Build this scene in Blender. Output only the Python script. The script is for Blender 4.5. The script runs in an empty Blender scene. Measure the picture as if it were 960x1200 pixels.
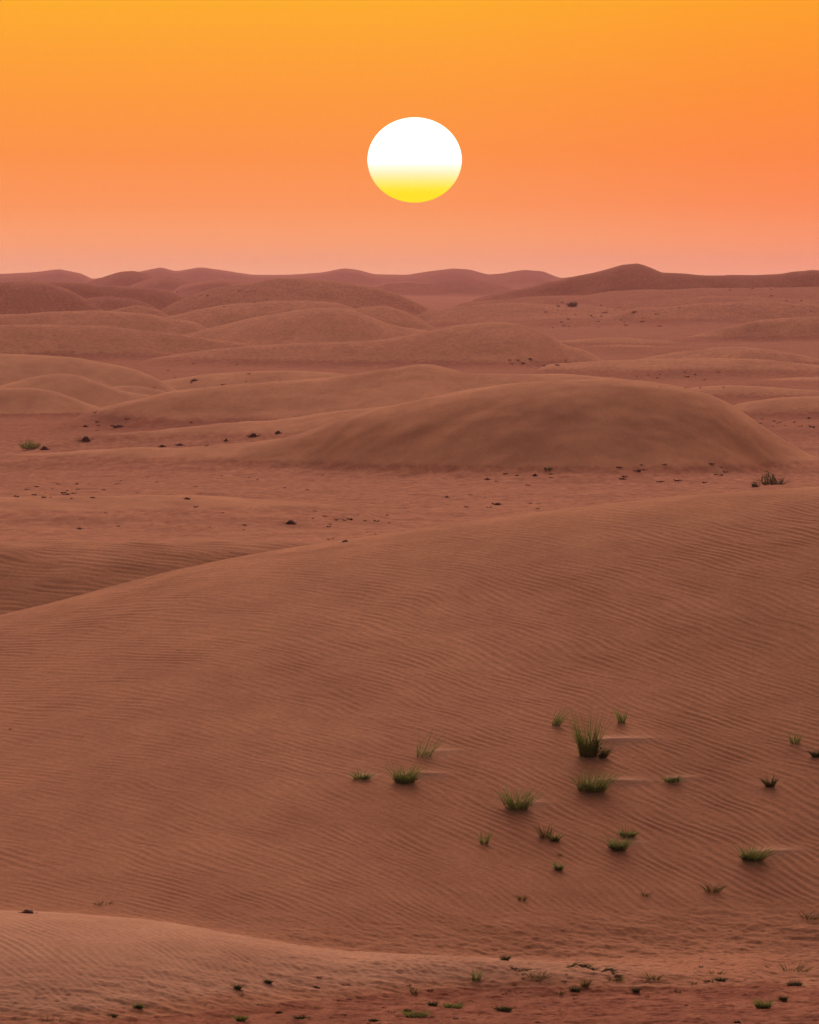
import bpy, math, random
import numpy as np

PI = math.pi
K = 2 * math.tan(math.radians(4.6) / 2) / 960.0     # tangent per photo pixel
H = 13.5                                             # camera height over the valley floor
ROW0 = 322.0                                         # eye level in the photograph

sc = bpy.context.scene
col = sc.collection
rng = np.random.default_rng(7)

# ------------------------------------------------------------------ noise
def fft_noise(n, beta, seed, lo=1.5, hi=None):
    r = np.random.default_rng(seed)
    w = np.fft.fft2(r.standard_normal((n, n)))
    f = np.fft.fftfreq(n) * n
    kx, ky = np.meshgrid(f, f)
    k = np.hypot(kx, ky); k[0, 0] = 1
    a = k ** (-beta / 2.0)
    a[k < lo] = 0
    if hi: a[k > hi] = 0
    z = np.fft.ifft2(w * a).real
    return z / z.std()

def gabor_noise(n, cell, lam, ang, ds=0.16, da=0.16, seed=1):
    """ripple field: white noise kept only around one wave vector (radians), rows = y, cols = x"""
    r = np.random.default_rng(seed)
    w = np.fft.fft2(r.standard_normal((n, n)))
    f = np.fft.fftfreq(n, d=cell)
    kx, ky = np.meshgrid(f, f)
    k = np.hypot(kx, ky); k0 = 1 / lam
    th = np.arctan2(ky, kx)
    out = np.zeros((n, n))
    for s in (0, PI):
        d = np.angle(np.exp(1j * (th - ang - s)))
        out += np.exp(-((k - k0) / (ds * k0)) ** 2 - (d / da) ** 2)
    z = np.fft.ifft2(w * out).real
    return z / z.std()

def samp(tile, cell, x, y):
    n = tile.shape[0]
    fx = x / cell; fy = y / cell
    ix = np.floor(fx).astype(np.int64); iy = np.floor(fy).astype(np.int64)
    tx = fx - ix; ty = fy - iy
    ix0 = ix % n; iy0 = iy % n; ix1 = (ix + 1) % n; iy1 = (iy + 1) % n
    return (tile[iy0, ix0] * (1 - tx) * (1 - ty) + tile[iy0, ix1] * tx * (1 - ty)
            + tile[iy1, ix0] * (1 - tx) * ty + tile[iy1, ix1] * tx * ty)

def sstep(a, b, v):
    t = np.clip((v - a) / (b - a), 0, 1)
    return t * t * (3 - 2 * t)

FR = fft_noise(512, 3.2, 11)
FR2 = fft_noise(512, 2.4, 12)
FL = fft_noise(512, 3.4, 13, 1.5, 26)
RIP = gabor_noise(1024, 0.045, 0.24, math.radians(33), 0.18, 0.13, 5)
RIPB = gabor_noise(1024, 0.045, 0.19, math.radians(20), 0.14, 0.08, 6)
RIPC = gabor_noise(512, 0.10, 0.55, math.radians(66), 0.22, 0.28, 8)

# ------------------------------------------------------------------ the dunes
# crest outlines: (photo px, photo row) of the crest seen at distance D
DUNES = [
 # name, D, points, kf, kb, c, Lmin, skew, sigma
 (9000, [(-400,321),(0,322),(40,319.5),(70,316),(95,321),(108,327),(140,322),(165,318),(188,313.5),(205,318),(235,314),(262,317.5),(295,322),(340,322),(375,320),(403,315),(420,317),(438,322.5),(478,323),(505,319),(530,316),(552,317.5),(572,323),(590,321),(615,316.5),(638,317.5),(657,325),(680,322),(702,319),(760,326),(960,326),(1400,322)], 4,6,.3,60,0,2.5),
 (6000, [(95,334),(118,327),(140,320.5),(158,319),(172,322),(185,329)], 4,6,.3,30,0,3),
 (5600, [(155,334),(178,328),(200,325),(218,331),(232,336)], 4,6,.3,30,0,3),
 (5300, [(210,336),(240,331),(262,329),(290,333),(300,340)], 4,6,.3,30,0,3),
 (5900, [(430,338),(455,331),(475,330),(500,332),(528,328.5),(560,330),(590,335),(610,342)], 4,6,.3,30,0,4),
 (3300, [(560,350),(600,341),(640,332),(665,327.5),(700,319),(730,311),(748,310),(757,313),(776,322),(800,322),(830,324.5),(880,323.5),(905,322.5),(930,320),(950,317),(965,318),(1100,324),(1500,320)], 4.5,6,.3,50,0,2.5),
 (3050, [(540,356),(620,350),(700,346),(760,342),(820,339),(900,341),(1000,340),(1500,338)], 13,8,.4,60,0,6),
 (3100, [(-400,328),(0,333),(80,333),(130,336),(190,340),(215,346)], 5,6,.3,40,0,5),
 (2750, [(-60,350),(-20,338),(20,334),(55,334.5),(80,343),(105,357)], 4,6,.4,20,0,4),
 (2850, [(70,356),(105,350),(130,349),(165,353),(180,360)], 4,6,.3,20,0,4),
 (2300, [(120,366),(140,361),(160,357.5),(172,360),(190,366)], 4,6,.3,15,0,3),
 (2550, [(195,364),(225,350),(270,337),(325,328.5),(350,330),(385,330.5),(415,333),(445,340),(470,350),(495,362),(515,374)], 5,6,.35,30,0,4),
 (2100, [(130,388),(170,381),(215,371),(260,362),(320,355.5),(360,355),(395,357),(415,363),(430,372)], 5,6,.4,20,0,5),
 (1900, [(395,371),(420,362.5),(450,360),(470,365),(490,374),(500,380)], 5,6,.4,20,0,4),
 (1750, [(200,392),(250,381),(300,371),(350,364),(390,362),(412,364),(430,371),(460,382),(500,388),(540,392)], 6,6,.4,20,0,4),
 (2800, [(640,362),(760,355),(850,350),(950,352),(1100,350)], 9,8,.4,40,0,8),
 (1600, [(-200,383),(0,383),(60,383),(120,384),(180,390),(240,397),(290,403)], 5,6,.3,20,0,5),
 (1900, [(-200,366),(0,369),(50,365),(110,362),(170,368),(230,377)], 5,6,.3,20,0,6),
 (1500, [(170,424),(260,409),(330,402),(400,399),(450,396),(480,391),(530,381),(565,377),(590,376.5),(615,380),(640,390),(665,404),(690,409)], 5,6,.45,20,0,5),
 (2080, [(790,398),(835,387),(880,378),(920,372.5),(960,370),(1200,366)], 4.2,7,.5,20,0,8),
 (2450, [(740,368),(820,363),(900,361),(980,364),(1100,366)], 6,7,.4,20,0,6),
 (3200, [(800,352),(860,348),(920,346),(1000,348)], 6,7,.4,30,0,6),
 (2500, [(500,367),(560,362),(620,359),(680,361),(730,366)], 9,7,.4,30,0,6),
 (2950, [(560,375),(640,371.5),(720,369),(800,370),(880,376)], 10,8,.4,30,0,6),
 (2450, [(600,386),(680,382),(760,381),(850,384)], 10,8,.4,30,0,6),
 (1720, [(640,413),(720,407),(790,408),(860,413)], 10,8,.4,20,0,6),
 (1850, [(620,402),(690,396.5),(740,397),(800,403)], 9,6,.4,20,0,5),
 (1450, [(740,420),(790,410),(835,404.5),(870,404),(905,408),(940,416),(975,424),(1100,430)], 5,6,.35,20,0,4),
 (1330, [(640,428),(700,424),(780,422),(850,422),(900,424.5),(960,430),(1100,434)], 6,6,.4,20,0,6),
 (1230, [(880,446),(930,441),(980,439),(1100,440)], 5,6,.4,20,0,5),
 (1080, [(790,462),(820,455),(855,452.5),(900,454),(960,458),(1100,465)], 5,6,.3,15,0,4),
 (960, [(840,480),(870,468),(910,462),(945,460),(1000,461),(1100,466)], 5,6,.35,15,0,4),
 (860, [(880,520),(915,509),(950,506),(1000,505),(1100,505)], 5,6,.35,15,0,4),
 (1080, [(170,450),(240,440),(300,437),(360,436),(430,440),(470,450)], 7,6,.35,15,0,5),
 (1050, [(-120,412),(0,415),(50,416.5),(90,419),(130,426),(160,433),(185,443),(205,456),(230,471),(252,482)], 4,6,.45,15,0,4),
 (990, [(100,458),(140,451),(165,450.5),(190,455),(215,466),(245,481)], 3.5,6,.35,10,0,3),
 (985, [(-30,462),(10,450),(45,441),(75,437.5),(98,441),(125,450),(150,459),(200,467),(240,478)], 4,6,.4,10,0,4),
 (955, [(-60,452),(0,455.5),(40,455),(65,459),(85,466),(105,474),(125,482)], 4,6,.35,8,0,3),
 (905, [(100,489),(200,484),(250,481),(330,483),(400,486)], 7,7,.4,10,0,6),
 (900, [(120,482),(200,461),(270,453),(340,446),(400,440),(450,433),(485,427),(505,426.5),(520,430),(545,437),(600,439),(660,439.5),(720,445),(780,452)], 5,6,.3,12,0,4),
 (800, [(60,514),(160,505),(240,499),(320,493),(400,481),(470,474),(520,468),(560,474),(590,490)], 6,6,.4,8,0,6),
 (700, [(-300,545),(0,534),(60,530),(120,528),(200,527),(270,522),(330,513),(370,503),(410,489),(450,479),(500,467),(550,455),(600,448.5),(650,445),(700,444),(750,446.5),(795,453),(830,463),(860,478),(885,495),(910,513),(940,530),(975,548)], 4.4,6,.42,13,0,7),
 (560, [(-200,588),(0,584),(120,586),(200,584),(260,586),(340,590),(420,597)], 14,10,.5,6,0,8),
 (330, [(-300,640),(0,635),(120,634.5),(220,634.5),(320,636),(400,641),(520,655),(700,680),(960,690),(1200,690)], 4.0,7,.25,14,0,8),
 (243, [(-500,800),(-200,760),(0,722),(60,708),(130,689),(200,671),(270,656),(340,643.5),(400,635.5),(450,628),(520,617),(600,606),(700,593.5),(800,583),(880,577),(960,572),(1100,566),(1500,575)], 0,7,.12,44,0,8),
 (193.5, [(-400,1070),(0,1074),(60,1076),(130,1081),(200,1088),(260,1099),(330,1110),(400,1119),(480,1124),(560,1128),(650,1133),(750,1137),(820,1141),(900,1150)], 0,12,.55,7.0,0,9),
]

PALE = [i for i, d in enumerate(DUNES) if d[0] in (1050, 990, 985, 955, 193.5)]  # dunes coloured paler, with their lit tops put into the colour

def smooth_profile(D, pts, sig):
    px = np.arange(-3000, 4001, 2.0)
    p = list(pts)
    rb = ROW0 + H / (D * K)                      # row of the bare floor at this distance
    if p[0][0] > -55:
        w = max(30, (rb - p[0][1]) * 3.0)
        p = [(p[0][0] - 2 * w, rb + 1.0 * (rb - p[0][1]) + 40), ] + p
    else:
        p = [(-3000, p[0][1])] + p
    if p[-1][0] < 980:
        w = max(30, (rb - p[-1][1]) * 3.0)
        p = p + [(p[-1][0] + 2 * w, rb + 1.0 * (rb - p[-1][1]) + 40)]
    else:
        p = p + [(4000, p[-1][1])]
    row = np.interp(px, [a for a, b in p], [b for a, b in p])
    n = int(sig * 3 / 2) + 1
    g = np.exp(-0.5 * (np.arange(-n, n + 1) * 2 / sig) ** 2); g /= g.sum()
    row = np.convolve(np.pad(row, n, mode='edge'), g, mode='valid')
    return px, row

def base(x, y):
    far = sstep(1200, 5200, y)
    b = samp(FL, 0.8, x + 40, y * 0.8) * 0.20 * sstep(260, 900, y) * (1 - .8 * sstep(620, 650, y) * (1 - sstep(740, 780, y)))
    b += samp(FR2, 4.0, x, y * 0.35 + 300) * 0.35 * sstep(900, 2500, y) * (1 - sstep(3300, 5500, y))
    b += far * 1.0
    b += samp(FL, 0.08, x, y) * 0.05 * ((y > 250) & (y < 900))
    knoll = (11.8 - 0) * (1 - sstep(5, 110, np.hypot(x * 0.5, y)))      # the dune the photographer stands on
    return b + knoll

PROF = [(d,) + smooth_profile(d[0], d[1], d[7]) for d in DUNES]

def dunes_only(x, y):
    """list of dune heights above floor; returns smooth union with the floor at 0 and 'duneness'"""
    warp = samp(FL, 0.9, x * 1.0, y * 0.7)
    hs = []
    y0, y1 = y.min(), y.max()
    for i, (d, px, row) in enumerate(PROF):
        D, _, kf, kb, c, Lm, _, _ = d
        reach = 80 + 0.12 * D
        if y1 < D - reach or y0 > D + reach:
            hs.append(None); continue
        meander = warp * 0.004 * D * (0.35 if D < 300 else .06 if D == 700 else 1) * (D < 1500) + samp(FL, 0.0035 * D, x + 91 * i, y * .3 + 7 * i) * 0.004 * D * (0.3 if D < 300 else 1)
        yc = D + meander
        if D == 700: yc = yc + 26 * ((x / (K * D) - 210) / 420) ** 2 * (x / (K * D) < 210) * 0.3
        r = np.interp(x / (K * D) + 480, px, row)
        h = H - yc * (r - ROW0) * K
        hp = np.maximum(h, 0.05)
        t = y - yc
        if 740 < D < 3000: kf = kf * 1.35
        Lf = np.maximum(hp * kf, Lm); Lb = np.maximum(hp * kb, Lm)
        if D == 243: Lf = 49 - 8 * sstep(200, 900, x / (K * D) + 480); Lb = np.maximum(hp * 7, 30)
        if D == 193.5: Lf = 2.4 + 9.6 * sstep(600, 0, x / (K * D) + 480)
        L = np.where(t < 0, Lf, Lb)
        tt = t / L
        c2 = np.where(t < 0, c if (D < 300 or D == 700) else c * .6, 0.3)
        S = 1 - (np.sqrt(tt * tt + c2 * c2) - c2) / (np.sqrt(1 + c2 * c2) - c2)
        hh = np.where(h > 0, h * np.maximum(S, 0), h) - 0.16 * np.maximum(np.abs(t) - L, 0)
        hs.append(hh)
    far_ = np.full(x.shape, -60.0)
    a = np.maximum(np.array([far_ if h_ is None else h_ for h_ in hs]), -60)
    hs = [far_ if h_ is None else h_ for h_ in hs]
    R = 0.09 + 0.50 * sstep(250, 650, y) + 0.35 * sstep(1100, 2500, y)
    m = np.maximum(a.max(0), 0)
    ex = np.exp(-m / R)
    for i in range(len(hs)):
        if hs[i] is not far_: ex = ex + np.exp((a[i] - m) / R)
    return m + R * np.log(ex), a.argmax(0), m

def ray_row(y, z): return ROW0 + (H - z) / (y * K)

TAILS = []      # wind tails behind tufts: x, y, length, height, sigma

def height(x, y, fine=True, want=False):
    x = np.asarray(x, float); y = np.asarray(y, float)
    u, idx, m = dunes_only(x, y)
    b = base(x, y)
    near = (y < 275) & (y > 150)
    body = sstep(0.1, 1.2, m)
    z = b + u
    tm = np.zeros(x.shape)
    tailz = np.zeros(x.shape)
    z = z + samp(FL, 0.25, x, y * 0.8) * 0.06 * body * np.clip(y / 1000 - .4, 0.0, 1.6) * (y > 740) + samp(FR2, 0.30, x, y) * 0.005 * body
    z = z + samp(FR2, 0.05, x, y) * 0.010 * (1 - body) * (y < 900)
    for (tx, ty, L, th, sg) in TAILS:
        sel = (np.abs(x - tx - L / 2) < L * 1.2 + 1) & (np.abs(y - ty) < 3)
        if not sel.any(): continue
        xs = x[sel] - tx; ys = y[sel] - ty - 0.5 * xs
        along = sstep(-0.25, 0.12, xs) * (1 - sstep(0.1, 1, xs / L))
        w = sg * (1.0 - 0.5 * np.clip(xs / L, 0, 1))
        tailz[sel] += th * along * np.exp(-np.abs(ys / w) ** 1.3)
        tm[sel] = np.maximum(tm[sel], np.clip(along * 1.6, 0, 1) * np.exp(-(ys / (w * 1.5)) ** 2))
    z = z + tailz
    if fine:
        wx = samp(FL, 0.07, x, y) * 0.16; wy = samp(FL, 0.07, x + 17, y + 5) * 0.16
        amp = 0.66 + 0.42 * np.clip(samp(FR, 0.13, x, y + 31) * 0.7 + 0.5, 0, 1.5)
        r1 = samp(RIP, 0.045, x + wx, y + wy)
        r1 = r1 + 0.35 * samp(RIP, 0.062, x + wx + 3, y + wy + 9)
        r1 = np.tanh(r1 * .8); r1 = r1 + 0.25 * r1 * r1
        f_big = (idx == len(DUNES) - 2) | (idx < len(DUNES) - 3)
        z = z + 0.0080 * r1 * (1 - tm) * amp * body * ((y > 180) & (y < 262)) * (idx == len(DUNES) - 2)
        r2 = samp(RIPB, 0.045, x + wx * .5, y + wy * .5)
        z = z + 0.0042 * r2 * sstep(0.15, 0.5, m) * (idx == len(DUNES) - 1) * (y < 200)
        r3 = samp(RIPC, 0.10, x + wx * 2, y + wy * 2)
        z = z + 0.012 * (np.tanh(r3 * .8) + .2 * np.tanh(r3) ** 2) * amp * body * (idx == len(DUNES) - 3)
        # lumpy floor in front
        z = z + 0.016 * samp(FR2, 0.022, x * .6, y) * (1 - body) * (y < 262)
    return (z, m, tm, idx) if want else z

def tag(o, label=None, cat=None, group=None, kind=None):
    if label: o['label'] = label
    if cat: o['category'] = cat
    if group: o['group'] = group
    if kind: o['kind'] = kind
    return o

# ------------------------------------------------------------------ place a photo pixel on the ground
_ys = np.concatenate([np.arange(176, 262, 0.1), np.arange(262, 450, 0.5), np.arange(450, 1200, 1.5), np.arange(1200, 9500, 6)])
def at(px, row):
    u = (px - 480) * K
    z = height(u * _ys, _ys, fine=False)
    rr = ray_row(_ys, z)
    vis = np.minimum.accumulate(rr)             # highest point seen so far
    i = np.argmax(rr <= row)
    if rr[i] > row: i = len(_ys) - 1
    if i == 0: return u * _ys[0], _ys[0]
    r0, r1 = rr[i - 1], rr[i]
    f = (r0 - row) / max(r0 - r1, 1e-6)
    y = _ys[i - 1] + f * (_ys[i] - _ys[i - 1])
    return u * y, y
for (px, row, L, th, sg) in [(690,873,1.7,.13,.13),(694,920,1.45,.12,.12),(476,911,1.05,.10,.11),(498,884,1.0,.06,.12),
                             (606,944,.9,.07,.12),(882,1003,1.2,.09,.12),(726,990,.7,.05,.1),(788,914,.8,.05,.08),(424,911,.5,.04,.08)]:
    x, y = at(px, row)
    TAILS.append((x, y, L * 1.15, th * .85, sg * 3.0))

# ------------------------------------------------------------------ materials
def mat(name):
    m = bpy.data.materials.new(name); m.use_nodes = True
    nt = m.node_tree; b = nt.nodes['Principled BSDF']
    return m, nt, b

def sand_material():
    m, nt, b = mat('desert_sand')
    N = nt.nodes.new; Lk = nt.links.new
    geo = N('ShaderNodeNewGeometry')
    at_ = N('ShaderNodeAttribute'); at_.attribute_name = 'duneness'
    def noise(scale, detail=4, rough=0.6, mul=(1, 1, 1)):
        vm = N('ShaderNodeVectorMath'); vm.operation = 'MULTIPLY'; vm.inputs[1].default_value = mul
        Lk(geo.outputs['Position'], vm.inputs[0])
        n = N('ShaderNodeTexNoise'); n.inputs['Scale'].default_value = scale
        n.inputs['Detail'].default_value = detail; n.inputs['Roughness'].default_value = rough
        Lk(vm.outputs[0], n.inputs['Vector']); return n
    def ramp(src, stops):
        r = N('ShaderNodeValToRGB'); cr = r.color_ramp
        cr.elements[0].position, cr.elements[0].color = stops[0][0], (*stops[0][1], 1)
        cr.elements[1].position, cr.elements[1].color = stops[-1][0], (*stops[-1][1], 1)
        for p, c in stops[1:-1]:
            e = cr.elements.new(p); e.color = (*c, 1)
        Lk(src, r.inputs[0]); return r
    def mix(f, a, bb, mode='MIX'):
        x = N('ShaderNodeMix'); x.data_type = 'RGBA'; x.blend_type = mode
        if isinstance(f, float): x.inputs[0].default_value = f
        else: Lk(f, x.inputs[0])
        Lk(a, x.inputs[6]); Lk(bb, x.inputs[7]); return x.outputs[2]
    n1 = noise(0.12, 5, .6, (1, .6, 1)); n2 = noise(1.6, 5, .65, (1, .35, 1)); n3 = noise(9, 6, .85)
    dune = ramp(n1.outputs[0], [(.3, (.55, .253, .142)), (.7, (.64, .310, .182))])
    floor = ramp(n2.outputs[0], [(.32, (.27, .061, .029)), (.5, (.33, .085, .043)), (.68, (.41, .132, .075))])
    # edge between drift sand and red floor is broken up
    ad = N('ShaderNodeMath'); ad.operation = 'MULTIPLY_ADD'; ad.inputs[1].default_value = .5
    Lk(n2.outputs[0], ad.inputs[0]); Lk(at_.outputs['Fac'], ad.inputs[2])
    sb = N('ShaderNodeMapRange'); sb.inputs[1].default_value = .45; sb.inputs[2].default_value = .95; sb.interpolation_type = 'SMOOTHSTEP'
    Lk(ad.outputs[0], sb.inputs[0])
    c = mix(sb.outputs[0], floor.outputs[0], dune.outputs[0])
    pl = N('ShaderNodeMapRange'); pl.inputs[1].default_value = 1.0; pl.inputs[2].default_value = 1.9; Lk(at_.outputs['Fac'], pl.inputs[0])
    pc = N('ShaderNodeRGB'); pc.outputs[0].default_value = (.70, .40, .27, 1)  # paler loose sand, lit tops of tails and dunes painted into it
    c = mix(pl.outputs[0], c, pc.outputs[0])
    n6 = noise(.28, 7, .72, (1, .5, 1))
    gg = ramp(n6.outputs[0], [(.35, (.80, .75, .73)), (.65, (1.08, 1.10, 1.10))])
    c = mix(1.0, c, gg.outputs[0], 'MULTIPLY')
    g = ramp(n3.outputs[0], [(.32, (.76, .74, .72)), (.68, (1.16, 1.17, 1.17))])
    c = mix(1.0, c, g.outputs[0], 'MULTIPLY')
    Lk(c, b.inputs['Base Color'])
    b.inputs['Roughness'].default_value = 1.0
    b.inputs['Specular IOR Level'].default_value = 0.1
    n4 = noise(9, 5, .75, (1, .7, 1)); n5 = noise(.7, 4, .6, (1, .5, 1))
    bp = N('ShaderNodeBump'); bp.inputs['Strength'].default_value = 1; bp.inputs['Distance'].default_value = .02
    Lk(n4.outputs[0], bp.inputs['Height'])
    bp2 = N('ShaderNodeBump'); bp2.inputs['Strength'].default_value = .6; bp2.inputs['Distance'].default_value = .08
    Lk(n5.outputs[0], bp2.inputs['Height']); Lk(bp.outputs[0], bp2.inputs['Normal'])
    Lk(bp2.outputs[0], b.inputs['Normal'])
    return m

def leaf_material(name, c1, c2, rough=.6, trans=.25):
    m, nt, b = mat(name)
    N = nt.nodes.new; Lk = nt.links.new
    a = N('ShaderNodeAttribute'); a.attribute_name = 'tone'
    r = N('ShaderNodeValToRGB'); r.color_ramp.elements[0].color = (*c1, 1); r.color_ramp.elements[1].color = (*c2, 1)
    Lk(a.outputs['Fac'], r.inputs[0]); Lk(r.outputs[0], b.inputs['Base Color'])
    b.inputs['Roughness'].default_value = rough
    if trans:
        t = N('ShaderNodeBsdfTranslucent'); Lk(r.outputs[0], t.inputs[0])
        mx = N('ShaderNodeMixShader'); mx.inputs[0].default_value = trans
        Lk(b.outputs[0], mx.inputs[1]); Lk(t.outputs[0], mx.inputs[2]); Lk(mx.outputs[0], nt.nodes['Material Output'].inputs[0])
    return m

M_sand = sand_material()
M_green = leaf_material('green_blades', (.06, .13, .025), (.30, .40, .12), trans=.4)
M_dark = leaf_material('dark_foliage', (.035, .060, .018), (.10, .14, .045))
M_yellow = leaf_material('yellow_green_foliage', (.10, .11, .025), (.24, .21, .06))
M_straw = leaf_material('straw', (.22, .15, .07), (.38, .28, .15))
M_twig = leaf_material('dead_twigs', (.07, .032, .020), (.16, .075, .048), .8, 0)

# ------------------------------------------------------------------ ground sheet
def build_ground():
    ys = [np.linspace(-300, 0, 12)[:-1], np.linspace(0, 172, 60)[:-1], np.arange(172, 180, 0.4), np.arange(180, 247, 0.062),
          np.arange(247, 300, 1.0), np.arange(300, 313, .2), np.arange(313, 334, 0.09), np.arange(334, 420, 1.0), np.arange(420, 730, 0.7),
          np.arange(730, 1120, 1.3), np.arange(1120, 2600, 3.2), np.arange(2600, 3400, 7.5), np.geomspace(3400, 9300, 260), np.geomspace(9350, 14000, 25)]
    ys = np.concatenate(ys)
    pin = np.arange(-60, 1021, 1.55)
    outr = 1020 + np.geomspace(3, 11000, 70); outl = -60 - np.geomspace(3, 11000, 70)[::-1]
    px = np.concatenate([outl, pin, outr])
    U = (px - 480) * K
    ny, nx = len(ys), len(px)
    yy = np.repeat(ys, nx)
    xx = np.tile(U, ny) * np.maximum(yy, 172)
    z = np.empty_like(yy); dn = np.empty_like(yy)
    CH = 60 * nx
    for s in range(0, len(yy), CH):
        e = min(s + CH, len(yy))
        z[s:e], m, tm, idx = height(xx[s:e], yy[s:e], want=True)
        Y = yy[s:e]
        d_ = sstep(0.0, 1.0, m / (0.55 + 0.9 * sstep(200, 900, Y)))
        d_ = np.where(idx == len(DUNES) - 2, np.maximum(d_, sstep(-.1, .25, m)), d_)
        d_ = np.where(idx == len(DUNES) - 1, np.maximum(d_, sstep(.02, .16, m)), d_)
        d_ = np.maximum(d_, sstep(192.3, 193.6, Y + 1.0 * samp(FR2, .08, xx[s:e], Y)) * (Y < 262))
        d_ = np.maximum(d_, 0.52 * sstep(350, 420, Y) * (1 - sstep(800, 900, Y)))      # drift sand also lies over the near valley floor
        d_ = d_ * (1 - .36 * sstep(300, 900, Y) - .14 * sstep(1100, 1500, Y) - .30 * sstep(1900, 3300, Y))                                    # sand colour shifts towards the red floor with distance
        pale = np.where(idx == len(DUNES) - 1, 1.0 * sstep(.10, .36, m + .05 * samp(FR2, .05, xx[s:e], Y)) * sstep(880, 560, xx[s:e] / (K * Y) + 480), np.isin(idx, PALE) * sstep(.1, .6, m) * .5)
        d_ = np.maximum(d_, .36 * (Y < 200))
        dn[s:e] = d_ + np.maximum(pale, tm * .9)  # wind tails and pale dunes get their lit tops painted in
    co = np.stack([xx, yy, z], 1).astype(np.float32)
    i = np.arange(nx - 1); j = np.arange(ny - 1)
    a = (j[:, None] * nx + i[None, :]).ravel()
    quads = np.stack([a, a + 1, a + nx + 1, a + nx], 1).astype(np.int32)
    me = bpy.data.meshes.new('desert_ground')
    me.vertices.add(len(co)); me.vertices.foreach_set('co', co.ravel())
    me.loops.add(quads.size); me.loops.foreach_set('vertex_index', quads.ravel())
    me.polygons.add(len(quads)); me.polygons.foreach_set('loop_start', np.arange(0, quads.size, 4, dtype=np.int32))
    me.polygons.foreach_set('use_smooth', np.ones(len(quads), dtype=bool))
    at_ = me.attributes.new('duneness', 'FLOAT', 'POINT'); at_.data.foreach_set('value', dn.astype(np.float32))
    me.update()
    o = bpy.data.objects.new('desert_ground', me); col.objects.link(o)
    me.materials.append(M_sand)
    tag(o, kind='structure')
    print('ground verts', len(co))
build_ground()

# ------------------------------------------------------------------ plants
def ribbons(base_pts, dirs, lens, widths, bend, seg=4, tones=None, up=0.25):
    """curved tapering blades as ribbons"""
    V = []; F = []; T = []
    r = np.random.default_rng(int(abs(lens.sum()) * 1000) % 99991)
    for p, d, L, w, bd, tn in zip(base_pts, dirs, lens, widths, bend, tones):
        d = d / np.linalg.norm(d)
        side = np.cross(d, r.standard_normal(3)); side /= np.linalg.norm(side)
        out = np.array([d[0], d[1], -0.15]); out /= (np.linalg.norm(out) + 1e-6)
        b0 = len(V)
        for k in range(seg + 1):
            t = k / seg
            c = p + d * L * t + out * bd * L * t * t + np.array([0, 0, -0.35 * bd * L * t * t])
            ww = w * (1 - t) ** 0.6 * (0.75 + 0.5 * min(1, t * 3))
            V.append(c - side * ww / 2); V.append(c + side * ww / 2); T += [min(1, tn * .7 + .5 * t)] * 2
        for k in range(seg):
            F.append((b0 + 2 * k, b0 + 2 * k + 1, b0 + 2 * k + 3, b0 + 2 * k + 2))
    return V, F, T

def mesh_from(name, V, F, T, m):
    me = bpy.data.meshes.new(name)
    me.from_pydata([tuple(map(float, v)) for v in V], [], F)
    a = me.attributes.new('tone', 'FLOAT', 'POINT'); a.data.foreach_set('value', np.array(T, np.float32))
    me.polygons.foreach_set('use_smooth', [True] * len(me.polygons))
    me.materials.append(m); me.update()
    return me

def grass_mesh(name, w, h, n, seed, m, spread=.5, bw=.012, lean=(0, 0), short=.35, low=.35):
    r = np.random.default_rng(seed)
    ang = r.uniform(0, 2 * PI, n); rad = np.sqrt(r.uniform(0, 1, n)) * w * 0.30
    P = np.stack([np.cos(ang) * rad, np.sin(ang) * rad, np.full(n, -0.03)], 1)
    sp = spread * r.uniform(.1, 1.0, n)
    a2 = ang + r.normal(0, .5, n)
    Dn = np.stack([np.cos(a2) * sp + lean[0], np.sin(a2) * sp + lean[1], np.ones(n)], 1)
    L = h * np.where(r.uniform(0, 1, n) < low, r.uniform(short * .5, short * 1.3, n), r.uniform(.5, 1.05, n))
    W = bw * r.uniform(.6, 1.2, n)
    B = r.uniform(.05, .45, n)
    V, F, T = ribbons(P, Dn, L, W, B, tones=np.clip(r.normal(.45, .28, n), 0, 1))
    return mesh_from(name, V, F, T, m)

def bush_mesh(name, w, h, n, seed, m, leaf=.03, flat=1.0):
    """branching clump: short twiggy shoots with small leaves through a mounded volume"""
    r = np.random.default_rng(seed)
    V = []; F = []; T = []
    lobes = [(r.uniform(-.3, .3) * w, r.uniform(-.3, .3) * w, r.uniform(.55, 1) * h, r.uniform(.25, .45) * w) for _ in range(6)]
    for i in range(n):
        lx, ly, lh, lr = lobes[r.integers(len(lobes))]
        a = r.uniform(0, 2 * PI); q = math.sqrt(r.uniform(0, 1)) * lr
        zt = lh * math.sqrt(max(0, 1 - (q / lr) ** 2)) * r.uniform(.1, 1.08) * flat
        q *= .45 + .55 * min(1, (zt / max(lh, 1e-4)) * 1.6) ** .6
        c = np.array([lx * (.5 + .5 * min(1, zt / lh * 1.6)) + math.cos(a) * q, ly + math.sin(a) * q, zt])
        d = np.array([math.cos(a) * q / lr * .8, math.sin(a) * q / lr * .8, 1.0]) + r.normal(0, .35, 3)
        d /= np.linalg.norm(d)
        s = np.cross(d, r.standard_normal(3)); s /= np.linalg.norm(s)
        L = leaf * r.uniform(1, 2.6); ww = leaf * r.uniform(.25, .5)
        b0 = len(V); tn = float(np.clip(r.normal(.45, .3), 0, 1))
        V += [c - d * L * .5, c + s * ww, c + d * L * .5, c - s * ww]; T += [tn] * 4
        F.append((b0, b0 + 1, b0 + 2, b0 + 3))
    return mesh_from(name, V, F, T, m)

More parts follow.
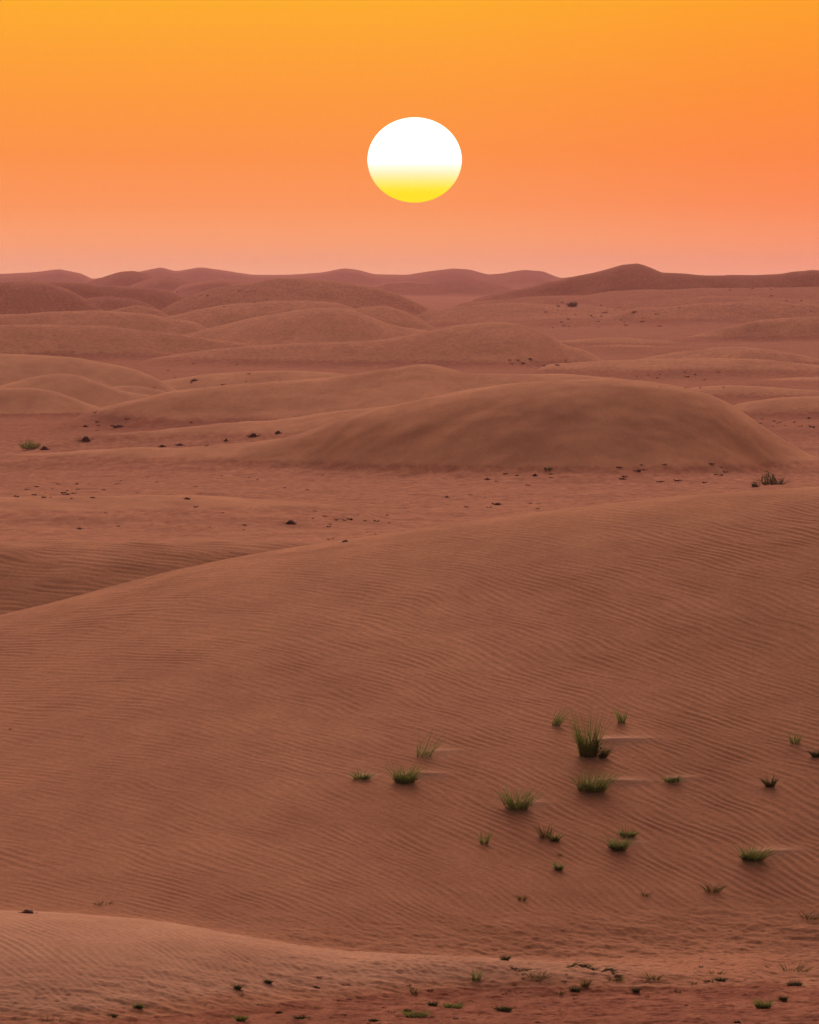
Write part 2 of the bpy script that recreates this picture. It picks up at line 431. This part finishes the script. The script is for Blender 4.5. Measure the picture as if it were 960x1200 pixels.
def twig_mesh(name, w, h, n, seed, m, bw=.015, flat=.9):
    r = np.random.default_rng(seed)
    ang = r.uniform(0, 2 * PI, n); rad = np.sqrt(r.uniform(0, 1, n)) * w * .35
    P = np.stack([np.cos(ang) * rad, np.sin(ang) * rad, np.full(n, -.03)], 1)
    Dn = np.stack([np.cos(ang) * flat + r.normal(0, .3, n), np.sin(ang) * flat + r.normal(0, .3, n), r.uniform(.3, 1.1, n)], 1)
    L = np.minimum(h, w) * r.uniform(.35, 1.0, n) if h > w * .5 else h * r.uniform(.5, 1.3, n)
    V, F, T = ribbons(P, Dn, L, bw * r.uniform(.6, 1.3, n), r.uniform(-.2, .4, n), tones=r.uniform(0, 1, n), seg=3)
    return mesh_from(name, V, F, T, m)

def mound_mesh(name, w, d, h, seed, m):
    """rough clod: low uneven heap, closed below the sand"""
    r = np.random.default_rng(seed)
    nr, na = 7, 18
    V = [(0, 0, h)]; F = []
    ph = r.uniform(0, 6.28, 4)
    for k in range(1, nr + 1):
        t = k / nr
        for j in range(na):
            a = 2 * PI * j / na
            q = t * (1 + .14 * math.sin(2 * a + ph[0]) + .10 * math.sin(3 * a + ph[1]) + .06 * math.sin(5 * a + ph[2]))
            zz = h * (1 - t ** 2.0) * (1 + .25 * math.sin(3 * a + 4 * t + ph[3])) + r.normal(0, .06) * h - (.12 if k == nr else 0)
            V.append((math.cos(a) * q * w / 2, math.sin(a) * q * d / 2, zz))
    for j in range(na): F.append((0, 1 + j, 1 + (j + 1) % na))
    for k in range(nr - 1):
        for j in range(na):
            a = 1 + k * na + j; b = 1 + k * na + (j + 1) % na
            F.append((a, a + na, b + na, b))
    return mesh_from(name, V, F, list(r.uniform(0, 1, len(V))), m)

def link(name, me, parent=None, loc=(0, 0, 0)):
    o = bpy.data.objects.new(name, me); col.objects.link(o)
    o.location = loc
    if parent: o.parent = parent
    return o

def ground_loc(px, row):
    x, y = at(px, row)
    z = float(height(np.array([x]), np.array([y]))[0])
    return (x, y, z), y * K            # metres per photo pixel there

SEED = [100]
def seed():
    SEED[0] += 1; return SEED[0]

# --- grass tufts on the rippled slope: px, row of the base, width px, height px, kind, label
TUFTS = [
 (690, 886, 34, 54, 'tall', (-.05, 0), 'tallest green grass tuft, dense and upright, with a long pale wind tail on its right'),
 (706, 888, 14, 16, 'dark', (.3, 0), 'small dark grass clump touching the lower right of the tallest tuft'),
 (694, 927, 46, 32, 'full', (.15, 0), 'wide bushy green tuft directly below the tallest tuft, pale wind tail to its right'),
 (474, 917, 34, 27, 'full', (.1, 0), 'dark green bushy tuft between a smaller tuft on its left and a feathery one above'),
 (496, 886, 28, 32, 'thin', (.25, 0), 'feathery green tuft leaning right, just above the dark bushy tuft'),
 (424, 913, 24, 15, 'low', (.1, 0), 'low green tuft, leftmost on the rippled slope'),
 (606, 948, 40, 32, 'full2', (.05, 0), 'wide green tuft with spread blades midway between the left pair and the right tufts'),
 (568, 989, 14, 18, 'thin', (0, 0), 'faint thin tuft below and left of the wide spread tuft'),
 (640, 982, 18, 20, 'yellow', (-.1, 0), 'yellowish tuft with a darker clump against its right side'),
 (650, 986, 14, 14, 'low', (.1, 0), 'dark green clump at the right foot of the yellowish tuft'),
 (655, 1020, 12, 12, 'low', (0, 0), 'tiny green sprig straight below the yellowish tuft'),
 (725, 996, 26, 20, 'bright', (0, 0), 'rounded bright green tuft with a smaller one behind its right shoulder'),
 (736, 981, 20, 13, 'bright', (.1, 0), 'small bright green tuft behind the rounded bright tuft'),
 (788, 916, 26, 12, 'low', (.2, 0), 'low green tuft sitting at the end of the lower wind tail'),
 (651, 850, 16, 24, 'thin', (.25, 0), 'thin wispy tuft up the slope left of the tallest tuft'),
 (729, 847, 14, 22, 'thin', (-.1, 0), 'thin wispy tuft up the slope right of the tallest tuft'),
 (932, 871, 16, 16, 'thin', (0, 0), 'faint pale green tuft high on the slope near the right edge'),
 (957, 887, 12, 12, 'dark', (0, 0), 'dark little tuft cut by the right edge of the picture'),
 (903, 922, 15, 16, 'dark', (0, 0), 'compact dark tuft alone on the slope, right of the low tuft on the wind tail'),
 (882, 1008, 36, 22, 'full', (.3, 0), 'dark green tuft leaning right at the lower right of the slope with a pale tail'),
 (836, 1045, 24, 14, 'yellow', (0, 0), 'sparse olive tuft below the lower right dark tuft'),
 (950, 1076, 30, 16, 'olive', (.5, 0), 'sprawling green plant with long low stems at the right edge'),
 (757, 1050, 14, 10, 'olive', (0, 0), 'tiny olive sprig on the lower slope below the bright pair'),
 (612, 1055, 12, 9, 'olive', (0, 0), 'tiny faint sprig on the lower middle of the slope'),
 (655, 1003, 8, 6, 'olive', (0, 0), 'few short blades between the yellowish tuft and the tiny sprig below it'),
]
KIND = {'tall': ('g', 260, .45), 'full': ('g', 220, .75), 'full2': ('g', 150, .85), 'thin': ('g', 42, .55), 'dark': ('d', 110, .8),
        'low': ('g', 80, .9), 'yellow': ('y', 70, .8), 'bright': ('b', 150, .9), 'olive': ('o', 40, 1.1)}
def make_tuft(px, row, w, h, kind, lean, label, group='grass tufts growing on the rippled slope', cat='grass tuft', name='grass_tuft'):
    loc, s = ground_loc(px, row)
    W, Hh = w * s, h * s * 1.25
    kk, n, sp = KIND[kind]; n = int(n * 1.5)
    main = {'g': M_green, 'd': M_dark, 'y': M_yellow, 'b': M_green, 'o': M_yellow}[kk]
    root = bpy.data.objects.new(name, None); col.objects.link(root); root.location = loc
    root.empty_display_size = .2
    tag(root, label, cat, group)
    sprd = sp * min(1.6, .75 * W / Hh + .2)
    link('blades', grass_mesh('blades', W, Hh, n, seed(), main, sprd, .013, lean, low=.55 if kind in ('tall', 'full') else .4), root)
    if kind in ('tall', 'full', 'full2', 'bright', 'low', 'dark'):
        link('base_leaves', bush_mesh('base_leaves', W * .85, Hh * (.26 if kind != 'tall' else .4), int(n * .6), seed(), M_dark, .035), root)
    if kind in ('tall', 'full', 'full2', 'bright'):
        link('dry_stalks', grass_mesh('dry_stalks', W * 1.1, Hh * 1.12, max(8, n // 8), seed(), M_straw, sprd * 1.2, .009, lean, low=.1), root)
    return root
for t in TUFTS: make_tuft(*t)

# --- low plants on the red strip along the bottom
LOW = [
 (592, 1127, 10, 10, 'dark', 'dark sprig on the pale sand band at the middle of the bottom'),
 (632, 1148, 34, 14, 'yellow', 'yellow green sprawling plant left of the long dark creeping stem'),
 (558, 1150, 16, 22, 'thin', 'faint upright grass sprig left of the yellow green sprawling plant'),
 (487, 1193, 30, 13, 'full', 'broad dark green cushion plant, left one of the bottom centre trio'),
 (507, 1181, 11, 9, 'dark', 'small round dark plant at the top of the bottom centre trio'),
 (531, 1185, 22, 11, 'full', 'green cushion plant, right one of the bottom centre trio'),
 (591, 1187, 26, 9, 'dark', 'flat dark green cushion plant right of the bottom centre trio'),
 (486, 1166, 8, 12, 'olive', 'thin olive sprig above the bottom centre trio'),
 (674, 1163, 12, 9, 'dark', 'round dark green plant below the long dark creeping stem'),
 (656, 1166, 12, 6, 'olive', 'small olive plant left of the round dark green plant'),
 (595, 1162, 26, 6, 'olive', 'low olive scatter of leaves below the pale sand band'),
 (686, 1157, 12, 12, 'yellow', 'reddish stemmed yellow sprig under the end of the creeping stem'),
 (746, 1162, 8, 8, 'dark', 'dark sprig right of the round plant on the red ground'),
 (765, 1148, 28, 9, 'yellow', 'yellow brown sprawling grass right of the creeping stem'),
 (845, 1151, 13, 8, 'dark', 'dark cushion plant left of the large olive patch'),
 (932, 1155, 19, 10, 'dark', 'dark cushion plant just below the large olive patch'),
 (930, 1142, 50, 20, 'olive', 'large olive and yellow patch of sprawling grass at the lower right'),
 (895, 1182, 20, 15, 'full', 'grey green spiky tuft at the bottom right'),
 (919, 1174, 9, 8, 'dark', 'small round dark plant right of the grey green spiky tuft'),
 (352, 1195, 18, 8, 'dark', 'flat blackish cushion plant at the bottom left of centre'),
 (282, 1197, 12, 10, 'bright', 'bright green plant at the bottom edge left of the blackish cushion'),
 (278, 1160, 10, 8, 'dark', 'small dark plant on the lower edge of the pale dune, left of its neighbour'),
 (314, 1152, 10, 6, 'dark', 'small dark plant on the lower edge of the pale dune, right of its neighbour'),
 (162, 1182, 11, 8, 'bright', 'small green plant low on the pale dune, upper of a left pair'),
 (131, 1191, 12, 7, 'dark', 'small dark plant low on the pale dune, lower of a left pair'),
 (327, 1189, 7, 5, 'dark', 'tiny dark plant between the bright plant and the blackish cushion'),
 (371, 1183, 12, 6, 'olive', 'small olive plant above the blackish cushion'),
 (437, 1199, 10, 6, 'dark', 'dark plant cut by the bottom edge left of the centre trio'),
 (478, 1188, 9, 5, 'dark', 'tiny dark plant touching the left of the bottom centre trio'),
 (60, 1197, 40, 7, 'olive', 'flat straggly olive growth at the bottom left corner'),
 (120, 1060, 30, 8, 'olive', 'sparse flat olive growth above the crest of the pale dune at the left'),
 (865, 1200, 8, 4, 'dark', 'tiny dark sprig at the bottom edge right of the middle'),
 (840, 1142, 30, 8, 'yellow', 'sparse dry yellow grass left of the large olive patch'),
 (720, 1150, 26, 8, 'yellow', 'sparse dry yellow grass between the creeping stem and the sprawling grass'),
]
for (px, row, w, h, kind, label) in LOW:
    make_tuft(px, row, w, h, kind, (.05, 0), label, 'low plants on the red ground at the bottom', 'plant', 'desert_plant')

# the creeping stem
def creeping(px0, row0, px1, row1, label):
    (x0, y0, z0), s = ground_loc(px0, row0); (x1, y1, z1), _ = ground_loc(px1, row1)
    r = np.random.default_rng(seed())
    n = 80
    t = r.uniform(0, 1, n)
    xs = x0 + (x1 - x0) * t; ys = y0 + (y1 - y0) * t + np.sin(t * 5) * .12
    zs = height(xs, ys) + .02 + .07 * np.sin(t * PI) 
    P = np.stack([xs - x0, ys - y0, zs - z0], 1)
    Dn = np.stack([r.normal(.8, .3, n), r.normal(0, .4, n), r.uniform(.0, .5, n)], 1)
    V, F, T = ribbons(P, Dn, r.uniform(.08, .22, n), np.full(n, .014), r.uniform(0, .3, n), tones=r.uniform(0, 1, n), seg=2)
    o = link('creeping_plant', mesh_from('creeping_plant', V, F, T, M_dark), None, (x0, y0, z0))
    tag(o, label, 'plant')
creeping(662, 1136, 697, 1139, 'long dark creeping stem lying over the pale sand band')
creeping(704, 1141, 722, 1146, 'short dark creeping stem just right of the long one')

# --- shrubs and dark clumps further out
def shrub(px, row, w, h, label, green=False, mound=True, cat='shrub', name='desert_shrub', n=260, group=None):
    loc, s = ground_loc(px, row)
    W, Hh = w * s, h * s
    root = bpy.data.objects.new(name, None); col.objects.link(root); root.location = loc
    tag(root, label, cat, group)
    link('foliage', bush_mesh('foliage', W, Hh, n * 2, seed(), M_green if green else M_dark, max(.05, 1.2 * s)), root)
    link('twigs', twig_mesh('twigs', W, Hh * 1.25, n // 5, seed(), M_dark if green else M_twig, max(.02, .45 * s), .8), root)
    return root
shrub(907, 568, 30, 17, 'largest dark bushy shrub standing behind the foreground crest at the right', n=320)
shrub(886, 571, 11, 6, 'small dark shrub at the left foot of the largest dark shrub', n=90)
shrub(37, 526, 30, 11, 'green shrub on a low sand hump at the far left', green=True, n=260)
shrub(670, 359, 13, 6, 'lone dark bush far off on the red plain below the big hill', n=160)

CL = [  # dark root clumps: px,row,w,h,label
 (52, 527, 14, 6, 'dark clump touching the right side of the green shrub'),
 (100, 517, 17, 8, 'dark brown rounded clump on a sand hump right of the green shrub'),
 (190, 524, 9, 4, 'small dark clump, left of a pair on the crest of the left dune arm'),
 (211, 522, 14, 3.5, 'flat dark clump, right of a pair on the crest of the left dune arm'),
 (242, 523, 4, 6, 'narrow upright dark stub standing on the dune arm crest'),
 (265, 517, 5, 5, 'short dark stub between the narrow stub and the clump pair to its right'),
 (297, 512, 15, 6, 'black brown clump, left of the two at the right end of the dune arm'),
 (326, 508, 9, 5, 'black brown clump, right of the two at the right end of the dune arm'),
 (341, 614, 16, 6, 'dark peaked clump alone on the valley floor left of centre'),
 (405, 635, 13, 3, 'flat dark clump right on the edge of the foreground crest'),
 (93, 620, 9, 3, 'flat dark clump on the valley floor at the left'),
 (584, 592, 10, 4, 'dark clump on the valley floor just behind the foreground crest'),
 (524, 583, 7, 3, 'small dark clump on the valley floor up and left of the one behind the crest'),
 (627, 558, 7, 4, 'dark clump at the foot of the big dune, left of the green pair'),
 (571, 562, 8, 3, 'small brown clump at the left foot of the big dune'),
 (219, 585, 9, 3, 'flat brown clump with twigs on the left valley floor'),
 (32, 1071, 24, 6, 'dark twiggy clump just above the pale dune crest at the far left'),
 (140, 500, 18, 3, 'thin dark ridge of roots behind the rounded clump'),
 (100, 500, 7, 3, 'small dark clump left of the thin ridge of roots'),
 (115, 499, 4, 2, 'tiny dark clump between the thin ridge of roots and its small neighbour'),
 (884, 566, 6, 2, 'flat dark clump left of the two dark shrubs'),
 (228, 446, 12, 3, 'dark clump on the red flat right of the pale left dune'),
 (621, 421, 6, 2.5, 'dark clump, topmost of the row behind the big dune'),
 (211, 762, 4, 4, 'single dark twig on the upper rippled slope at the left'),
 (13, 855, 4, 4, 'single dark twig on the rippled slope at the left edge'),
 (370, 1157, 10, 3, 'small dark brown twigs on the upper edge of the red ground'),
]
for (px, row, w, h, label) in CL:
    loc, s = ground_loc(px, row)
    W, Hh = w * s, h * s
    root = bpy.data.objects.new('root_clump', None); col.objects.link(root); root.location = loc
    tag(root, label, 'dead shrub', 'dark root clumps on the sand')
    if w >= 5: link('root_heap', mound_mesh('root_heap', W * .8, W * .55, Hh * .6, seed(), M_twig), root)
    link('twigs', twig_mesh('twigs', W, Hh, 46, seed(), M_twig, max(.018, .35 * s), .9), root)

# --- specks: small dry sprigs scattered in patches
PATCH = [ # px0,row0,px1,row1,count,size px,green?,label,group
 (640, 548, 660, 560, 4, 4.5, True, 'small green sprig in the pair of clumps at the foot of the big dune', 'green sprigs at the foot of the big dune'),
 (725, 540, 850, 566, 17, 3.6, False, 'small dry sprig scattered at the right foot of the big dune', 'dry sprigs at the right foot of the big dune'),
 (540, 555, 640, 600, 12, 2.8, False, 'small dry sprig scattered on the flat before the big dune', 'dry sprigs on the flat before the big dune'),
 (0, 566, 110, 585, 20, 2.8, False, 'small dry sprig in the dark line on the left valley floor', 'dry sprigs in the line on the left valley floor'),
 (110, 555, 480, 628, 36, 2.1, False, 'tiny dry sprig scattered over the wide valley floor', 'dry sprigs over the wide valley floor'),
 (380, 605, 450, 634, 9, 3, False, 'small dry sprig near the edge of the foreground crest', 'dry sprigs near the foreground crest'),
 (590, 419, 665, 432, 9, 2.6, False, 'small dark sprig in the row on the flat behind the big dune', 'dark sprigs in the row behind the big dune'),
 (640, 355, 780, 385, 34, 2.0, False, 'tiny dark speck of scrub on the red plain around the lone bush', 'specks of scrub around the lone bush'),
 (740, 432, 850, 456, 14, 2.0, False, 'tiny dark speck of scrub on the red flat right of the big dune top', 'specks of scrub right of the big dune top'),
 (880, 488, 960, 504, 14, 2.6, False, 'small dark speck of scrub on the flat at the right edge', 'specks of scrub on the flat at the right edge'),
 (180, 425, 330, 455, 12, 1.8, False, 'tiny dark speck of scrub on the red flat beside the pale left dune', 'specks of scrub beside the pale left dune'),
 (200, 335, 330, 362, 16, 1.6, False, 'tiny dark speck of scrub on the far left slopes', 'specks of scrub on the far left slopes'),
 (780, 335, 960, 368, 14, 1.5, False, 'tiny dark speck of scrub on the far right plain', 'specks of scrub on the far right plain'),
 (60, 480, 230, 505, 7, 2.5, False, 'small dark sprig on the terrace behind the rounded clump', 'dark sprigs on the left terrace'),
 (440, 1150, 960, 1200, 46, 4.5, False, 'tiny dry twig scattered on the red ground at the bottom', 'dry twigs on the red ground at the bottom'),
 (600, 1132, 960, 1156, 24, 5, True, 'tiny green blade bunch along the upper edge of the red ground', 'green blade bunches along the red ground edge'),
 (240, 1140, 440, 1200, 14, 4, False, 'tiny dry twig scattered at the foot of the pale dune', 'dry twigs at the foot of the pale dune'),
]
pr = random.Random(4)
proto = {}
for (x0, r0, x1, r1, cnt, size, green, label, group) in PATCH:
    near = r0 > 700
    key = (green, near)
    if key not in proto:
        proto[key] = [twig_mesh('dry_sprig', 1, .8, 26, seed(), M_dark if green else M_twig, .17 if not near else .10, .8) for _ in range(4)]
    for i in range(cnt):
        px, row = pr.uniform(x0, x1), pr.uniform(r0, r1)
        loc, s = ground_loc(px, row)
        o = link('dry_sprig', pr.choice(proto[key]), None, loc)
        k = size * s * pr.uniform(.6, 1.5) * (1.25 if not near else 1)
        o.scale = (k * pr.uniform(.9, 1.5), k, k * pr.uniform(.6, 1.1)); o.rotation_euler.z = pr.uniform(0, 6.28)
        tag(o, label, 'sprig', group)

# ------------------------------------------------------------------ the sun disc
def tan_el(row): return (ROW0 - row) * K
SD = 60000.0
SUN_EL = math.atan(tan_el(187.5)); SUN_AZ = math.atan((486 - 480) * K)
import bmesh
bm = bmesh.new(); bmesh.ops.create_uvsphere(bm, u_segments=96, v_segments=64, radius=1)
me = bpy.data.meshes.new('sun'); bm.to_mesh(me); bm.free()
for p in me.polygons: p.use_smooth = True
sun = link('sun', me, None, (math.tan(SUN_AZ) * SD, SD, H + tan_el(187.5) * SD))
sun.scale = (55.3 * K * SD, 50 * K * SD, 50 * K * SD)
tag(sun, 'round white setting sun with a yellow lower rim above the dune horizon', 'sun')
m = bpy.data.materials.new('sun_surface'); m.use_nodes = True; nt = m.node_tree; nt.nodes.clear()
out = nt.nodes.new('ShaderNodeOutputMaterial'); em = nt.nodes.new('ShaderNodeEmission')
tc = nt.nodes.new('ShaderNodeTexCoord'); sp = nt.nodes.new('ShaderNodeSeparateXYZ'); mr = nt.nodes.new('ShaderNodeMapRange')
mr.inputs[1].default_value = -1; mr.inputs[2].default_value = 1
rp = nt.nodes.new('ShaderNodeValToRGB'); cr = rp.color_ramp
# lower limb dimmed and yellowed by the thick air it shines through; edge of the disc goes yellow too
cr.elements[0].position = 0.0; cr.elements[0].color = (1.0, .80, .0, 1)
cr.elements[1].position = .50; cr.elements[1].color = (1.6, 1.6, 1.6, 1)
for p, c in ((.10, (1.0, .80, .0)), (0.16, (1.0, .83, .03)), (.22, (1.05, .86, .13)), (.29, (1.1, .90, .32)), (.36, (1.15, .95, .58)), (.43, (1.3, 1.1, .85))):
    e = cr.elements.new(p); e.color = (*c, 1)
lw = nt.nodes.new('ShaderNodeLayerWeight'); lw.inputs[0].default_value = .5
lr = nt.nodes.new('ShaderNodeValToRGB'); lr.color_ramp.elements[0].position = .86; lr.color_ramp.elements[0].color = (1, 1, 1, 1)
lr.color_ramp.elements[1].position = .99; lr.color_ramp.elements[1].color = (.95, .72, .10, 1)
mx = nt.nodes.new('ShaderNodeMix'); mx.data_type = 'RGBA'; mx.blend_type = 'MULTIPLY'; mx.inputs[0].default_value = 1
L = nt.links.new
L(tc.outputs['Object'], sp.inputs[0]); L(sp.outputs['Z'], mr.inputs[0]); L(mr.outputs[0], rp.inputs[0])
L(lw.outputs['Facing'], lr.inputs[0]); L(rp.outputs[0], mx.inputs[6]); L(lr.outputs[0], mx.inputs[7])
L(mx.outputs[2], em.inputs[0]); em.inputs[1].default_value = 1.06; L(em.outputs[0], out.inputs[0])
me.materials.append(m)

# ------------------------------------------------------------------ haze
bm = bmesh.new(); bmesh.ops.create_cube(bm, size=1)
me = bpy.data.meshes.new('haze'); bm.to_mesh(me); bm.free()
hz = link('haze', me, None, (0, 7000, 14)); hz.scale = (32000, 15000, 50)
tag(hz, 'thin warm dusk haze lying over the dunes', 'haze', kind='stuff')
m = bpy.data.materials.new('haze_air'); m.use_nodes = True; nt = m.node_tree; nt.nodes.clear()
out = nt.nodes.new('ShaderNodeOutputMaterial'); pv = nt.nodes.new('ShaderNodeVolumePrincipled')
pv.inputs['Color'].default_value = (.88, .54, .68, 1); pv.inputs['Density'].default_value = 4.6e-5
pv.inputs['Anisotropy'].default_value = .3
nt.links.new(pv.outputs[0], out.inputs['Volume']); me.materials.append(m)

# ------------------------------------------------------------------ sky
LAMP_EL = math.radians(23)
w = bpy.data.worlds.new('World'); sc.world = w; w.use_nodes = True
nt = w.node_tree; nt.nodes.clear(); N = nt.nodes.new; L = nt.links.new
out = N('ShaderNodeOutputWorld'); bg = N('ShaderNodeBackground'); bg.inputs[1].default_value = .1
tc = N('ShaderNodeTexCoord'); nrm = N('ShaderNodeVectorMath'); nrm.operation = 'NORMALIZE'
L(tc.outputs['Generated'], nrm.inputs[0])
sp = N('ShaderNodeSeparateXYZ'); L(nrm.outputs[0], sp.inputs[0])
ZT = 0.030
def mrange(src, a, b, c=0, d=1, smooth=False):
    n = N('ShaderNodeMapRange'); n.inputs[1].default_value = a; n.inputs[2].default_value = b
    n.inputs[3].default_value = c; n.inputs[4].default_value = d
    if smooth: n.interpolation_type = 'SMOOTHSTEP'
    L(src, n.inputs[0]); return n.outputs[0]
def srgb(r, g, b):
    f = lambda v: (v / 255 / 12.92) if v / 255 <= .04045 else ((v / 255 + .055) / 1.055) ** 2.4
    return (f(r), f(g), f(b), 1)
# elevation positions follow the bands of the evening sky
stops = [(322, (255, 188, 142)), (290, (255, 170, 113)), (240, (255, 153, 86)), (180, (255, 148, 66)), (110, (255, 155, 54)), (40, (255, 166, 46)), (0, (255, 173, 40))]
rp = N('ShaderNodeValToRGB'); cr = rp.color_ramp
pos = [(max(0, tan_el(r)) / ZT, c) for r, c in stops]
cr.elements[0].position = pos[0][0]; cr.elements[0].color = srgb(*pos[0][1])
cr.elements[1].position = pos[-1][0]; cr.elements[1].color = srgb(*pos[-1][1])
for p, c in pos[1:-1]:
    e = cr.elements.new(p); e.color = srgb(*c)
L(mrange(sp.outputs['Z'], 0, ZT), rp.inputs[0])
# to the right the band is a little redder
side = mrange(sp.outputs['X'], -0.005, 0.045, 0, 1, True)
tint = N('ShaderNodeMix'); tint.data_type = 'RGBA'; L(side, tint.inputs[0]); tint.inputs[6].default_value = (1.0, 1.0, 1.08, 1); tint.inputs[7].default_value = (1.0, .84, .95, 1)
low = N('ShaderNodeMix'); low.data_type = 'RGBA'; low.blend_type = 'MULTIPLY'; low.inputs[0].default_value = 1
L(rp.outputs[0], low.inputs[6]); L(tint.outputs[2], low.inputs[7])
# dims away from the sun in azimuth
az = mrange(sp.outputs['Y'], -1, 1, .22, 1.0, True)
sc1 = N('ShaderNodeVectorMath'); sc1.operation = 'SCALE'; L(low.outputs[2], sc1.inputs[0]); 
m10 = N('ShaderNodeMath'); m10.operation = 'MULTIPLY'; m10.inputs[1].default_value = 10; L(az, m10.inputs[0]); L(m10.outputs[0], sc1.inputs['Scale'])
sky = N('ShaderNodeTexSky'); sky.sky_type = 'NISHITA'; sky.sun_disc = False
sky.sun_elevation = math.radians(3); sky.sun_rotation = SUN_AZ; sky.air_density = 1.0; sky.dust_density = 3.0; sky.ozone_density = 1.0
SKYGAIN = 1.0
sk = N('ShaderNodeMix'); sk.data_type = 'RGBA'; sk.blend_type = 'MULTIPLY'; sk.inputs[0].default_value = 1
L(sky.outputs[0], sk.inputs[6]); sk.inputs[7].default_value = (SKYGAIN, SKYGAIN * .9, SKYGAIN * .9, 1)
# broad glow standing over the sunset
dt = N('ShaderNodeVectorMath'); dt.operation = 'DOT_PRODUCT'; L(nrm.outputs[0], dt.inputs[0])
g_el = math.radians(14); g_az = math.radians(0)
dt.inputs[1].default_value = (math.sin(g_az) * math.cos(g_el), math.cos(g_az) * math.cos(g_el), math.sin(g_el))
gm = N('ShaderNodeMath'); gm.operation = 'MAXIMUM'; gm.inputs[1].default_value = 0; L(dt.outputs['Value'], gm.inputs[0])
gp = N('ShaderNodeMath'); gp.operation = 'POWER'; gp.inputs[1].default_value = 3.0; L(gm.outputs[0], gp.inputs[0])
gs = N('ShaderNodeVectorMath'); gs.operation = 'SCALE'; gs.inputs[0].default_value = (17, 8.5, 5.9); L(gp.outputs[0], gs.inputs['Scale'])
hi = N('ShaderNodeVectorMath'); hi.operation = 'ADD'; L(sk.outputs[2], hi.inputs[0]); L(gs.outputs[0], hi.inputs[1])
fin = N('ShaderNodeMix'); fin.data_type = 'RGBA'; L(mrange(sp.outputs['Z'], .032, .22, 0, 1, True), fin.inputs[0])
L(sc1.outputs[0], fin.inputs[6]); L(hi.outputs[0], fin.inputs[7])
und = N('ShaderNodeMix'); und.data_type = 'RGBA'; L(mrange(sp.outputs['Z'], -.004, -.001), und.inputs[0])
und.inputs[6].default_value = (1.6, .75, .5, 1); L(fin.outputs[2], und.inputs[7])
L(und.outputs[2], bg.inputs[0]); L(bg.outputs[0], out.inputs[0])
w.cycles.sampling_method = 'MANUAL'; w.cycles.sample_map_resolution = 1024

ld = bpy.data.lights.new('sun_light', 'SUN'); ld.energy = 2.15; ld.angle = math.radians(20); ld.color = (1.0, .61, .43)
lo = bpy.data.objects.new('sun_light', ld); col.objects.link(lo)
from mathutils import Vector
dirv = Vector((math.sin(SUN_AZ) * math.cos(LAMP_EL), math.cos(SUN_AZ) * math.cos(LAMP_EL), math.sin(LAMP_EL)))
lo.rotation_euler = dirv.to_track_quat('Z', 'Y').to_euler()

# ------------------------------------------------------------------ camera and view
cd = bpy.data.cameras.new('camera'); cam = bpy.data.objects.new('camera', cd); col.objects.link(cam)
cd.sensor_fit = 'HORIZONTAL'; cd.sensor_width = 36; cd.lens = 36 / (960 * K)
cd.clip_start = .5; cd.clip_end = 200000
cam.location = (0, 0, H); cam.rotation_euler = (PI / 2 - math.atan((600 - ROW0) * K), 0, 0)
sc.camera = cam
vs = sc.view_settings; vs.view_transform = 'Standard'; vs.look = 'None'; vs.exposure = 0; vs.gamma = 1; vs.use_curve_mapping = False
sc.cycles.volume_bounces = 1; sc.cycles.max_bounces = 5; sc.cycles.use_denoising = True
